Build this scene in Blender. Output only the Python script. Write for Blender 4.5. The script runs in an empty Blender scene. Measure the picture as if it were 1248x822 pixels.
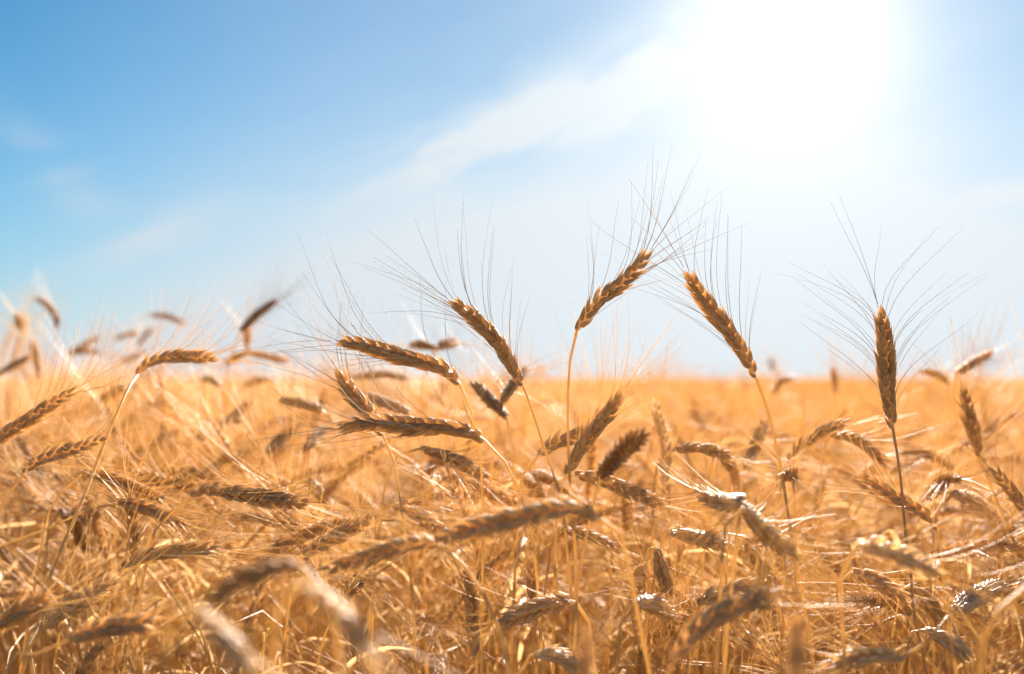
import bpy, math, random
import numpy as np
from mathutils import Vector

# ------------------------------------------------------------------ camera, sky, sun, exposure
scn = bpy.context.scene
COL = scn.collection
W0, H0, LENS = 1248.0, 822.0, 35.0
FPX = W0 * LENS / 36.0
CAM = np.array([0.0, 0.0, 0.88])
HORIZON = 463.0
PITCH = math.atan((HORIZON - H0 / 2) / FPX)
FWD = np.array([0, math.cos(PITCH), math.sin(PITCH)])
UPV = np.array([0, -math.sin(PITCH), math.cos(PITCH)])
RGT = np.array([1.0, 0, 0])

def at(px, py, d):
    """world point at distance d along the view axis for a place measured in the photograph"""
    return CAM + d * (FWD + RGT * (px - W0 / 2) / FPX - UPV * (py - H0 / 2) / FPX)

cam_d = bpy.data.cameras.new('camera')
cam = bpy.data.objects.new('camera', cam_d)
COL.objects.link(cam)
cam.location = CAM
cam.rotation_euler = (math.radians(90) + PITCH, 0, 0)
cam_d.lens = LENS
cam_d.sensor_width = 36
cam_d.clip_start = 0.02
cam_d.clip_end = 8000
cam_d.dof.use_dof = True
cam_d.dof.focus_distance = 0.76
cam_d.dof.aperture_fstop = 3.6
scn.camera = cam

sd = at(962, 38, 1.0) - CAM
sd = sd / np.linalg.norm(sd)
SUN_EL = math.asin(sd[2])
SUN_AZ = math.atan2(sd[0], sd[1])          # clockwise from +Y
sun_d = bpy.data.lights.new('sun', 'SUN')
sun = bpy.data.objects.new('sun', sun_d)
COL.objects.link(sun)
sun_d.energy = 5.0
sun_d.angle = math.radians(0.55)
sun_d.color = (1.0, 0.965, 0.90)
sun.rotation_euler = Vector((-sd[0], -sd[1], -sd[2])).to_track_quat('-Z', 'Y').to_euler()
sun.location = (3, 8, 6)

scn.view_settings.view_transform = 'Standard'
scn.view_settings.look = 'None'
scn.view_settings.gamma = 1
scn.view_settings.use_curve_mapping = False
scn.view_settings.exposure = 2.62

world = bpy.data.worlds.new('World')
scn.world = world
world.use_nodes = True
nt = world.node_tree
nt.nodes.clear()

def N(tree, typ, **kw):
    n = tree.nodes.new(typ)
    for k, v in kw.items():
        if k == 'inp':
            for i, val in v.items():
                n.inputs[i].default_value = val
        else:
            setattr(n, k, v)
    return n

def M(tree, op, a, b=None, c=None, clamp=False):
    n = tree.nodes.new('ShaderNodeMath')
    n.operation = op
    n.use_clamp = clamp
    for i, v in enumerate((a, b, c)):
        if v is None:
            continue
        if hasattr(v, 'links') or hasattr(v, 'node'):
            tree.links.new(v, n.inputs[i])
        else:
            n.inputs[i].default_value = v
    return n.outputs[0]

SKY_STRENGTH = 0.05
sky = N(nt, 'ShaderNodeTexSky', sky_type='NISHITA', sun_disc=False, sun_elevation=SUN_EL,
        sun_rotation=SUN_AZ, altitude=0.0, air_density=1.0, dust_density=0.0, ozone_density=3.0)
tc = N(nt, 'ShaderNodeTexCoord')
sep = N(nt, 'ShaderNodeSeparateXYZ')
nt.links.new(tc.outputs['Generated'], sep.inputs[0])
az = M(nt, 'MULTIPLY', M(nt, 'ARCTAN2', sep.outputs[0], sep.outputs[1]), 57.2958)
el = M(nt, 'MULTIPLY', M(nt, 'ARCSINE', sep.outputs[2]), 57.2958)

def streak(a0, e0, half_len, half_wid, tilt_deg, power=1.0):
    """a soft elongated patch of cirrus round a direction of the sky"""
    c, s = math.cos(math.radians(tilt_deg)), math.sin(math.radians(tilt_deg))
    da = M(nt, 'SUBTRACT', az, a0)
    de = M(nt, 'SUBTRACT', el, e0)
    u = M(nt, 'ADD', M(nt, 'MULTIPLY', da, c / half_len), M(nt, 'MULTIPLY', de, s / half_len))
    v = M(nt, 'ADD', M(nt, 'MULTIPLY', da, -s / half_wid), M(nt, 'MULTIPLY', de, c / half_wid))
    r2 = M(nt, 'ADD', M(nt, 'MULTIPLY', u, u), M(nt, 'MULTIPLY', v, v))
    g = M(nt, 'EXPONENT', M(nt, 'MULTIPLY', r2, -1.0))
    return M(nt, 'MULTIPLY', g, power)

comb = N(nt, 'ShaderNodeCombineXYZ')
nt.links.new(M(nt, 'MULTIPLY', az, 0.035), comb.inputs[0])
nt.links.new(M(nt, 'ADD', M(nt, 'MULTIPLY', el, 0.13), M(nt, 'MULTIPLY', az, -0.04)), comb.inputs[1])
noi = N(nt, 'ShaderNodeTexNoise', inp={'Scale': 3.6, 'Detail': 9.0, 'Roughness': 0.6, 'Distortion': 0.9})
nt.links.new(comb.outputs[0], noi.inputs['Vector'])
wisp = N(nt, 'ShaderNodeMapRange', inp={1: 0.36, 2: 0.72, 3: 0.0, 4: 1.0})
nt.links.new(noi.outputs[0], wisp.inputs[0])
parts = [streak(3.0, 15.4, 10.0, 1.8, 20, 0.68), streak(-25.0, 11.0, 3.8, 1.2, -40, 0.36),
         streak(-19.5, 8.0, 4.5, 1.2, 25, 0.22), streak(24.0, 9.6, 5.0, 0.45, 0, 0.35)]
tot = parts[0]
for p in parts[1:]:
    tot = M(nt, 'ADD', tot, p)
soft = M(nt, 'ADD', M(nt, 'MULTIPLY', wisp.outputs[0], 1.35), 0.05)
cl = M(nt, 'MULTIPLY', tot, soft)
# thin high haze: it scatters the sun forward, so it is whitest round the sun and low over the land
dot = N(nt, 'ShaderNodeVectorMath', operation='DOT_PRODUCT', inp={1: tuple(sd)})
nt.links.new(tc.outputs['Generated'], dot.inputs[0])
ang = M(nt, 'MULTIPLY', M(nt, 'ARCCOSINE', M(nt, 'MINIMUM', dot.outputs['Value'], 1.0)), 57.2958)
aure = M(nt, 'MULTIPLY', M(nt, 'EXPONENT', M(nt, 'MULTIPLY', M(nt, 'POWER', M(nt, 'DIVIDE', ang, 7.0), 1.3), -1.0)), 0.88)
low = M(nt, 'MULTIPLY', M(nt, 'EXPONENT', M(nt, 'MULTIPLY', M(nt, 'MAXIMUM', el, 0.0), -1 / 6.3)), 0.86)
sheet = streak(5.0, 3.0, 28.0, 9.8, 1, 0.74)
zen = M(nt, 'MULTIPLY', M(nt, 'ADD', M(nt, 'MULTIPLY', wisp.outputs[0], 0.05), 0.33), M(nt, 'EXPONENT', M(nt, 'MULTIPLY', M(nt, 'POWER', M(nt, 'DIVIDE', ang, 37.0), 4.0), -1.0)))
veil = M(nt, 'ADD', M(nt, 'ADD', aure, low), M(nt, 'ADD', M(nt, 'ADD', sheet, zen), cl), clamp=True)
lum = M(nt, 'ADD', M(nt, 'ADD', 2.15, M(nt, 'MULTIPLY', M(nt, 'EXPONENT', M(nt, 'MULTIPLY', ang, -1 / 30.0)), 1.25)),
        M(nt, 'MULTIPLY', M(nt, 'EXPONENT', M(nt, 'MULTIPLY', ang, -1 / 3.8)), 1.75))
hue = N(nt, 'ShaderNodeMix', data_type='RGBA')
hue.inputs[6].default_value = (0.90, 1.0, 1.065, 1)
hue.inputs[7].default_value = (0.95, 1.0, 1.04, 1)
nt.links.new(M(nt, 'EXPONENT', M(nt, 'MULTIPLY', ang, -1 / 16.0)), hue.inputs[0])
cloudcol = N(nt, 'ShaderNodeVectorMath', operation='SCALE')
nt.links.new(hue.outputs[2], cloudcol.inputs[0])
nt.links.new(lum, cloudcol.inputs['Scale'])
tint = N(nt, 'ShaderNodeMix', data_type='RGBA', blend_type='MULTIPLY')
tint.inputs[0].default_value = 1.0
tint.inputs[7].default_value = (0.03, 0.305, 0.39, 1)
nt.links.new(sky.outputs[0], tint.inputs[6])
mixc = N(nt, 'ShaderNodeMix', data_type='RGBA')
nt.links.new(veil, mixc.inputs[0])
nt.links.new(tint.outputs[2], mixc.inputs[6])
nt.links.new(cloudcol.outputs[0], mixc.inputs[7])
bg = N(nt, 'ShaderNodeBackground', inp={1: SKY_STRENGTH})
nt.links.new(mixc.outputs[2], bg.inputs[0])
wo = N(nt, 'ShaderNodeOutputWorld')
nt.links.new(bg.outputs[0], wo.inputs[0])

cy = scn.cycles
cy.max_bounces = 10
cy.diffuse_bounces = 6
cy.glossy_bounces = 2
cy.transmission_bounces = 8
cy.transparent_max_bounces = 4
cy.sample_clamp_indirect = 6
cy.sample_clamp_direct = 10
cy.caustics_reflective = False
cy.caustics_refractive = False
cy.use_denoising = True

# ------------------------------------------------------------------ materials
def straw_mat(name, dark, light, trans_col, trans, rough, spec=0.5, var=0.35, stripes=0.25, tipdark=0.0):
    m = bpy.data.materials.new(name)
    m.use_nodes = True
    t = m.node_tree
    t.nodes.clear()
    att = N(t, 'ShaderNodeAttribute', attribute_name='wcol')
    s = N(t, 'ShaderNodeSeparateColor')
    t.links.new(att.outputs['Color'], s.inputs[0])
    oi = N(t, 'ShaderNodeObjectInfo')
    tcn = N(t, 'ShaderNodeTexCoord')
    # length-wise ribs and mottling that belong to the husk
    cb = N(t, 'ShaderNodeCombineXYZ')
    t.links.new(M(t, 'MULTIPLY', s.outputs[0], 3.0), cb.inputs[0])
    t.links.new(M(t, 'MULTIPLY', s.outputs[1], 26.0), cb.inputs[1])
    t.links.new(M(t, 'MULTIPLY', s.outputs[2], 91.0), cb.inputs[2])
    rib = N(t, 'ShaderNodeTexNoise', inp={'Scale': 1.0, 'Detail': 3.0})
    t.links.new(cb.outputs[0], rib.inputs['Vector'])
    mot = N(t, 'ShaderNodeTexNoise', inp={'Scale': 160.0, 'Detail': 4.0})
    t.links.new(tcn.outputs['Object'], mot.inputs['Vector'])
    f = M(t, 'MULTIPLY', s.outputs[2], var)
    f = M(t, 'ADD', f, M(t, 'MULTIPLY', rib.outputs[0], stripes))
    f = M(t, 'ADD', f, M(t, 'MULTIPLY', mot.outputs[0], 0.3))
    f = M(t, 'ADD', f, M(t, 'MULTIPLY', oi.outputs['Random'], 0.4))
    f = M(t, 'ADD', f, M(t, 'MULTIPLY', s.outputs[0], tipdark))
    f = M(t, 'SUBTRACT', f, 0.28, clamp=True)
    mx = N(t, 'ShaderNodeMix', data_type='RGBA')
    mx.inputs[6].default_value = (*dark, 1)
    mx.inputs[7].default_value = (*light, 1)
    t.links.new(f, mx.inputs[0])
    pr = N(t, 'ShaderNodeBsdfPrincipled', inp={'Roughness': rough, 'Specular IOR Level': spec})
    t.links.new(mx.outputs[2], pr.inputs['Base Color'])
    bmp = N(t, 'ShaderNodeBump', inp={'Strength': 0.35, 'Distance': 0.0006})
    t.links.new(rib.outputs[0], bmp.inputs['Height'])
    t.links.new(bmp.outputs[0], pr.inputs['Normal'])
    tr = N(t, 'ShaderNodeBsdfTranslucent')
    tm = N(t, 'ShaderNodeMix', data_type='RGBA', blend_type='MULTIPLY')
    tm.inputs[0].default_value = 1
    tm.inputs[7].default_value = (*trans_col, 1)
    t.links.new(mx.outputs[2], tm.inputs[6])
    t.links.new(tm.outputs[2], tr.inputs[0])
    ms = N(t, 'ShaderNodeMixShader', inp={0: trans})
    t.links.new(pr.outputs[0], ms.inputs[1])
    t.links.new(tr.outputs[0], ms.inputs[2])
    o = N(t, 'ShaderNodeOutputMaterial')
    t.links.new(ms.outputs[0], o.inputs[0])
    return m

M_EAR = straw_mat('ripe_husk', (0.48, 0.30, 0.14), (0.88, 0.65, 0.37), (1.03, 1.0, 0.94), 0.50, 0.6, 0.25, 0.5, 0.5)
M_EAR_DARK = straw_mat('shaded_brown_husk', (0.32, 0.17, 0.08), (0.64, 0.38, 0.18), (1.0, 1.0, 0.95), 0.38, 0.65, 0.2, 0.5, 0.5)  # brown ears; for the closest one, its shade is put into this colour
M_AWN = straw_mat('awn_bristle', (0.68, 0.44, 0.19), (0.93, 0.72, 0.40), (1.02, 1.0, 0.95), 0.54, 0.5, 0.2, 0.3, 0.0)
M_STEM = straw_mat('straw_stem', (0.66, 0.42, 0.165), (0.89, 0.65, 0.31), (1.02, 1.0, 0.93), 0.42, 0.5, 0.3, 0.2, 0.3)
M_AWN_DARK = straw_mat('backlit_brown_awn', (0.36, 0.23, 0.14), (0.66, 0.46, 0.27), (1.0, 1.0, 0.95), 0.30, 0.7, 0.04, 0.3, 0.0, tipdark=.3)  # brown awns against the sky, darkened: backlit shade put into the colour
M_STEM_DARK = straw_mat('purple_brown_stem', (0.42, 0.25, 0.14), (0.66, 0.42, 0.22), (1.0, 1.0, 0.95), 0.25, 0.5, 0.3, 0.2, 0.3)
M_LEAF = straw_mat('dry_leaf', (0.56, 0.34, 0.14), (0.84, 0.58, 0.30), (1.02, 0.96, 0.88), 0.38, 0.55, 0.25, 0.2, 0.35)
M_EAR_PALE = straw_mat('pale_husk', (0.66, 0.47, 0.27), (0.92, 0.76, 0.52), (1.02, 1.0, 0.95), 0.52, 0.5, 0.3, 0.5, 0.5)  # paler straw tone for the pale ears
MATS = {'ear': M_EAR, 'awn': M_AWN, 'stem': M_STEM, 'leaf': M_LEAF}

# ------------------------------------------------------------------ mesh helpers
def norm(v):
    v = np.asarray(v, float)
    n = np.linalg.norm(v, axis=-1, keepdims=True)
    return v / np.maximum(n, 1e-12)

def spline(P, n):
    """smooth curve through P, resampled at n points evenly by length"""
    P = np.asarray(P, float)
    if len(P) == 2:
        P = np.array([P[0], (P[0] + P[1]) / 2, P[1]])
    Q = np.vstack([2 * P[0] - P[1], P, 2 * P[-1] - P[-2]])
    out = []
    for i in range(1, len(Q) - 2):
        for k in range(12):
            t = k / 12
            a, b, c, d = Q[i - 1], Q[i], Q[i + 1], Q[i + 2]
            out.append(0.5 * (2 * b + (c - a) * t + (2 * a - 5 * b + 4 * c - d) * t * t + (3 * b - a - 3 * c + d) * t ** 3))
    out.append(P[-1])
    out = np.array(out)
    L = np.concatenate([[0], np.cumsum(np.linalg.norm(np.diff(out, axis=0), axis=1))])
    s = np.linspace(0, L[-1], n)
    return np.stack([np.interp(s, L, out[:, k]) for k in range(3)], 1)

class Geo:
    def __init__(self):
        self.v, self.f, self.c, self.m, self.n = [], [], [], [], 0
    def add(self, v, quads, col, mat=0):
        self.v.append(v); self.f.append(quads + self.n); self.c.append(col)
        self.m.append(np.full(len(quads), mat)); self.n += len(v)
    def merge(self, other, mat):
        for v, f, c in zip(other.v, other.f, other.c):
            pass
        if other.n:
            v = np.vstack(other.v); c = np.vstack(other.c); f = np.vstack(other.f)
            self.add(v, f, c, mat)
        return self
    def mesh(self, name, mats, smooth=True):
        v = np.vstack(self.v).astype(np.float32)
        f = np.vstack(self.f).astype(np.int32)
        c = np.vstack(self.c).astype(np.float32)
        me = bpy.data.meshes.new(name)
        me.vertices.add(len(v)); me.vertices.foreach_set('co', v.ravel())
        me.loops.add(f.size); me.loops.foreach_set('vertex_index', f.ravel())
        me.polygons.add(len(f))
        me.polygons.foreach_set('loop_start', np.arange(len(f), dtype=np.int32) * 4)
        me.polygons.foreach_set('loop_total', np.full(len(f), 4, dtype=np.int32))
        for m in mats:
            me.materials.append(m)
        me.polygons.foreach_set('material_index', np.concatenate(self.m).astype(np.int32))
        me.polygons.foreach_set('use_smooth', np.full(len(f), smooth))
        a = me.color_attributes.new('wcol', 'FLOAT_COLOR', 'POINT')
        rgba = np.ones((len(v), 4), np.float32); rgba[:, :3] = c
        a.data.foreach_set('color', rgba.ravel())
        me.update()
        return me

def tube_into(g, P, R, sides, rnd, mat=0):
    P = np.asarray(P, float); n = len(P)
    T = norm(np.gradient(P, axis=0))
    ref = np.array([0.31, 0.17, 0.93]) if abs(T[0] @ np.array([0.31, 0.17, 0.93])) < 0.9 else np.array([1.0, 0, 0])
    A = norm(ref - (T @ ref)[:, None] * T)
    B = np.cross(T, A)
    th = np.arange(sides) * 2 * math.pi / sides
    R = np.broadcast_to(R, (n,))
    v = P[:, None, :] + R[:, None, None] * (np.cos(th)[None, :, None] * A[:, None, :] + np.sin(th)[None, :, None] * B[:, None, :])
    i = np.arange(n - 1)[:, None]; j = np.arange(sides)[None, :]; j2 = (j + 1) % sides
    q = np.stack([i * sides + j, i * sides + j2, (i + 1) * sides + j2, (i + 1) * sides + j], -1).reshape(-1, 4)
    col = np.zeros((n, sides, 3)); col[..., 0] = np.linspace(0, 1, n)[:, None]; col[..., 1] = (np.arange(sides) / sides)[None]; col[..., 2] = rnd
    g.add(v.reshape(-1, 3), q, col.reshape(-1, 3), mat)

def awns_into(g, P0, D0, D1, L, r0, segs, rng, mat=0):
    """many bristles at once: start points, first and last directions, lengths"""
    k = len(P0)
    s = np.linspace(0, 1, segs + 1)
    P = np.zeros((k, segs + 1, 3)); P[:, 0] = P0
    wob = norm(rng.normal(size=(k, 3))) * 0.16
    for i in range(1, segs + 1):
        a = min(1.0, (s[i] * 1.7)) ** 0.8
        d = norm(D0 * (1 - a) + D1 * a + wob * (s[i] ** 1.5))
        P[:, i] = P[:, i - 1] + d * (L / segs)[:, None]
    T = norm(np.gradient(P, axis=1))
    ref = norm(rng.normal(size=(k, 1, 3)))
    A = norm(np.cross(T, ref)); B = np.cross(T, A)
    R = r0 * (1 - 0.72 * s)[None, :] * rng.uniform(0.8, 1.15, (k, 1))
    th = np.arange(3) * 2 * math.pi / 3
    v = P[:, :, None] + R[:, :, None, None] * (np.cos(th)[:, None] * A[:, :, None] + np.sin(th)[:, None] * B[:, :, None])
    i = np.arange(segs)[:, None]; j = np.arange(3)[None, :]; j2 = (j + 1) % 3
    q = np.stack([i * 3 + j, i * 3 + j2, (i + 1) * 3 + j2, (i + 1) * 3 + j], -1).reshape(-1, 4)
    m = 3 * (segs + 1)
    Q = (q[None] + (np.arange(k) * m)[:, None, None]).reshape(-1, 4)
    col = np.zeros((k, segs + 1, 3, 3)); col[..., 0] = s[None, :, None]; col[..., 2] = rng.uniform(0, 1, (k, 1, 1))
    g.add(v.reshape(-1, 3), Q, col.reshape(-1, 3), mat)

def husk_template(rings, sides):
    z = np.linspace(0, 1, rings)
    r = np.interp(z, [0, .12, .3, .45, .65, .82, .93, 1], [.35, .8, 1.0, .95, .68, .34, .13, .03])
    th = np.arange(sides) * 2 * math.pi / sides
    keel = 1 + 0.28 * np.maximum(0, np.cos(th)) ** 6
    x = r[:, None] * np.cos(th)[None] * keel[None] * 0.80
    y = r[:, None] * np.sin(th)[None]
    Z = np.repeat(z[:, None], sides, 1)
    i = np.arange(rings - 1)[:, None]; j = np.arange(sides)[None]; j2 = (j + 1) % sides
    q = np.stack([i * sides + j, i * sides + j2, (i + 1) * sides + j2, (i + 1) * sides + j], -1).reshape(-1, 4)
    col = np.stack([Z, np.repeat((np.arange(sides) / sides)[None], rings, 0), Z * 0], -1).reshape(-1, 3)
    return np.stack([x, y, Z], -1).reshape(-1, 3), q, col

TPL = {0: husk_template(9, 8), 1: husk_template(6, 5), 2: husk_template(4, 4)}

def ear_geo(P, side, rng, lod=0, nodes=None, fat=1.0, awn_len=0.080, spread=0.5, up=0.25, awn_r=0.00023, awn_keep=0.72, fluffy=0.0, awn_seg=6):
    """P: curve of the rachis, base to tip. Returns (husks Geo, awns Geo)."""
    gh, ga = Geo(), Geo()
    L = np.linalg.norm(np.diff(P, axis=0), axis=1).sum()
    nodes = nodes or max(12, int(round(L / 0.0041)))
    C = spline(P, nodes * 2 + 1)
    T = norm(np.gradient(C, axis=0))
    tv, tq, tcol = TPL[lod]
    org, X, Y, Z, sc = [], [], [], [], []
    aP, aD, aE, aL = [], [], [], []
    twist0 = rng.uniform(-0.25, 0.25)
    for i in range(nodes):
        t = i / (nodes - 1)
        k = int(round(t * (2 * nodes - 3)))
        p, tt = C[k], T[k]
        S = norm(side - (side @ tt) * tt)
        Nn = np.cross(tt, S)
        tw = twist0 + 0.35 * (t - 0.5)
        S, Nn = S * math.cos(tw) + Nn * math.sin(tw), Nn * math.cos(tw) - S * math.sin(tw)
        s = S if i % 2 == 0 else -S
        size = np.interp(t, [0, .12, .45, .8, 1], [.66, .92, 1.05, .92, .70]) * fat * rng.uniform(.92, 1.08)
        a0 = math.radians(rng.uniform(12, 22) + fluffy * 20)
        if i == nodes - 1:
            a0 = 0.03
        florets = [(0, 1.0, 0.92)] + [(-1, 1.05, 1), (1, 1.05, 1)] + ([(-1.7, .74, 1.12), (1.7, .74, 1.12)] if lod == 0 else [])
        for kk, ls, ws in florets:
            sp = math.radians(13 + fluffy * 10) * kk * rng.uniform(.8, 1.2)
            if rng.uniform() < .03:
                continue
            a = a0 * (1.12 if kk == 0 else .82) * rng.uniform(.78, 1.22)
            D = norm(tt * math.cos(a) * math.cos(sp) + s * math.sin(a) + Nn * math.sin(sp))
            out = norm(s * (0.9 if abs(kk) < 1.5 else 0.35) + Nn * kk * 0.75)
            xo = norm(out - (out @ D) * D)
            o = p + s * 0.0012 * size + Nn * kk * 0.0013 * size + tt * (0.0012 if kk == 0 else 0)
            length = 0.0134 * ls * size * rng.uniform(.86, 1.12)
            org.append(o); X.append(xo); Z.append(D); Y.append(np.cross(D, xo))
            sc.append((0.00188 * ws * size, length))
            if abs(kk) == 1 and rng.uniform() < awn_keep and i > 0:
                tip = o + D * length * 0.97
                e = norm(D + (s * rng.uniform(.5, 1.2) + Nn * kk * rng.uniform(-.1, .9)) * spread + np.array([0, 0, up * rng.uniform(.4, 1.6)]))
                aP.append(tip - D * 0.0006); aD.append(D); aE.append(e)
                aL.append(awn_len * rng.uniform(.72, 1.18) * np.interp(t, [0, .25, 1], [.75, 1, .95]))
    for _ in range(2 if awn_keep > 0.2 else 0):
        aP.append(C[-1] + T[-1] * 0.006); aD.append(T[-1]); aE.append(norm(T[-1] + rng.normal(size=3) * .15)); aL.append(awn_len)
    org, X, Y, Z, sc = map(np.array, (org, X, Y, Z, sc))
    zz = tv[:, 2]
    bel = 0.22 * np.sin(np.clip(zz, 0, 1) * math.pi) + 1.6 * np.clip(zz - .68, 0, 1) ** 1.6
    V = (org[:, None] + (tv[None, :, 0:1] * sc[:, None, 0:1] + bel[None, :, None] * sc[:, None, 0:1] * 2.2) * X[:, None]
         + tv[None, :, 1:2] * sc[:, None, 0:1] * Y[:, None] + zz[None, :, None] * sc[:, None, 1:2] * Z[:, None])
    m = len(tv); k = len(org)
    Q = (tq[None] + (np.arange(k) * m)[:, None, None]).reshape(-1, 4)
    col = np.repeat(tcol[None], k, 0); col[..., 2] = rng.uniform(0, 1, (k, 1))
    gh.add(V.reshape(-1, 3), Q, col.reshape(-1, 3))
    tube_into(gh, spline(P, 12), np.interp(np.arange(12), [0, 1, 8, 10, 11], [.0010, .0025, .0022, .0010, .00008]) * fat, 6, 0.5)
    if aP:
        awns_into(ga, np.array(aP), np.array(aD), np.array(aE), np.array(aL), awn_r, awn_seg, rng)
    return gh, ga

def stem_geo(P, rng, sides=7, n=26, r_top=0.00072, r_low=0.00155):
    g = Geo()
    C = spline(P, n)
    L = np.concatenate([[0], np.cumsum(np.linalg.norm(np.diff(C, axis=0), axis=1))])
    R = np.interp(L, [0, 0.02, 0.10, 0.25, 0.7], [r_top * 1.25, r_top, r_top * 1.15, r_low * .85, r_low])
    for z in (0.24, 0.42):
        R = R + 0.0009 * np.exp(-((L - z) / 0.008) ** 2)
    tube_into(g, C, R, sides, rng.uniform())
    return g, C

def leaf_geo(p, az, rng, length, width, rise=0.8, droop=2.2, segs=14, curl=1.2):
    g = Geo()
    h = np.array([math.cos(az), math.sin(az), 0.0]); up = np.array([0, 0, 1.0])
    s = np.linspace(0, 1, segs + 1)
    ang = math.atan(rise) + 0.5 - droop * s ** 1.3 + 0.25 * np.sin(s * rng.uniform(4, 9) + rng.uniform(0, 6))
    yaw = curl * (s ** 1.5) * rng.uniform(-1, 1)
    P = np.zeros((segs + 1, 3)); P[0] = p
    D = []
    for i in range(segs + 1):
        hh = h * math.cos(yaw[i]) + np.cross(up, h) * math.sin(yaw[i])
        D.append(hh * math.cos(ang[i]) + up * math.sin(ang[i]))
        if i:
            P[i] = P[i - 1] + D[i] * length / segs
    P[:, 2] = np.maximum(P[:, 2], 0.006)
    D = np.array(D)
    B = norm(np.cross(D, up + 1e-3 * h))
    Nn = np.cross(B, D)
    tw = rng.uniform(-1, 1) * 3.2 * s ** 1.2
    B2 = B * np.cos(tw)[:, None] + Nn * np.sin(tw)[:, None]
    N2 = Nn * np.cos(tw)[:, None] - B * np.sin(tw)[:, None]
    w = width * np.interp(s, [0, .08, .35, .8, 1], [.5, .85, 1, .55, .03]) / 2
    fold = 0.45
    rows = [P + B2 * w[:, None] * a + N2 * (w * b * fold)[:, None] for a, b in ((-1, 1), (-.5, .35), (0, 0), (.5, .35), (1, 1))]
    v = np.stack(rows, 1)
    i = np.arange(segs)[:, None]; j = np.arange(4)[None]
    q = np.stack([i * 5 + j, i * 5 + j + 1, (i + 1) * 5 + j + 1, (i + 1) * 5 + j], -1).reshape(-1, 4)
    col = np.zeros((segs + 1, 5, 3)); col[..., 0] = s[:, None]; col[..., 1] = np.arange(5) / 5; col[..., 2] = rng.uniform()
    g.add(v.reshape(-1, 3), q, col.reshape(-1, 3))
    return g

# ------------------------------------------------------------------ setting: soil
def ground():
    g = Geo()
    ys = np.array([-60, -20, -5, 0, 5, 10, 20, 40, 80, 160, 400, 1000, 2500, 5000.])
    xs = np.array([-4000, -1500, -500, -150, -50, -15, -5, 0, 5, 15, 50, 150, 500, 1500, 4000.])
    X, Y = np.meshgrid(xs, ys)
    v = np.stack([X, Y, X * 0], -1).reshape(-1, 3)
    i = np.arange(len(ys) - 1)[:, None]; j = np.arange(len(xs) - 1)[None]; w = len(xs)
    q = np.stack([i * w + j, i * w + j + 1, (i + 1) * w + j + 1, (i + 1) * w + j], -1).reshape(-1, 4)
    g.add(v, q, np.zeros((len(v), 3)))
    m = bpy.data.materials.new('dry_soil'); m.use_nodes = True; t = m.node_tree
    pr = t.nodes['Principled BSDF']; pr.inputs['Roughness'].default_value = 0.95
    tcn = N(t, 'ShaderNodeTexCoord')
    n1 = N(t, 'ShaderNodeTexNoise', inp={'Scale': 9.0, 'Detail': 10.0, 'Roughness': 0.65})
    t.links.new(tcn.outputs['Object'], n1.inputs['Vector'])
    cr = N(t, 'ShaderNodeValToRGB')
    cr.color_ramp.elements[0].position = 0.35; cr.color_ramp.elements[0].color = (0.22, 0.13, 0.06, 1)
    cr.color_ramp.elements[1].position = 0.7; cr.color_ramp.elements[1].color = (0.46, 0.32, 0.17, 1)
    t.links.new(n1.outputs[0], cr.inputs[0]); t.links.new(cr.outputs[0], pr.inputs['Base Color'])
    b = N(t, 'ShaderNodeBump', inp={'Strength': 0.8, 'Distance': 0.03})
    t.links.new(n1.outputs[0], b.inputs['Height']); t.links.new(b.outputs[0], pr.inputs['Normal'])
    o = bpy.data.objects.new('ground', g.mesh('ground', [m])); COL.objects.link(o)
    o['kind'] = 'structure'
ground()

# ------------------------------------------------------------------ wheat stalks one can tell apart
def add_part(name, me, parent):
    o = bpy.data.objects.new(name, me); COL.objects.link(o); o.parent = parent
    return o

ALL_EARS = []          # (px, py, text) of the described stalks, used to say what a filler stands beside

def px_of(P):
    r = np.asarray(P) - CAM
    d = r @ FWD
    return W0 / 2 + FPX * (r @ RGT) / d, H0 / 2 - FPX * (r @ UPV) / d, d

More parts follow.
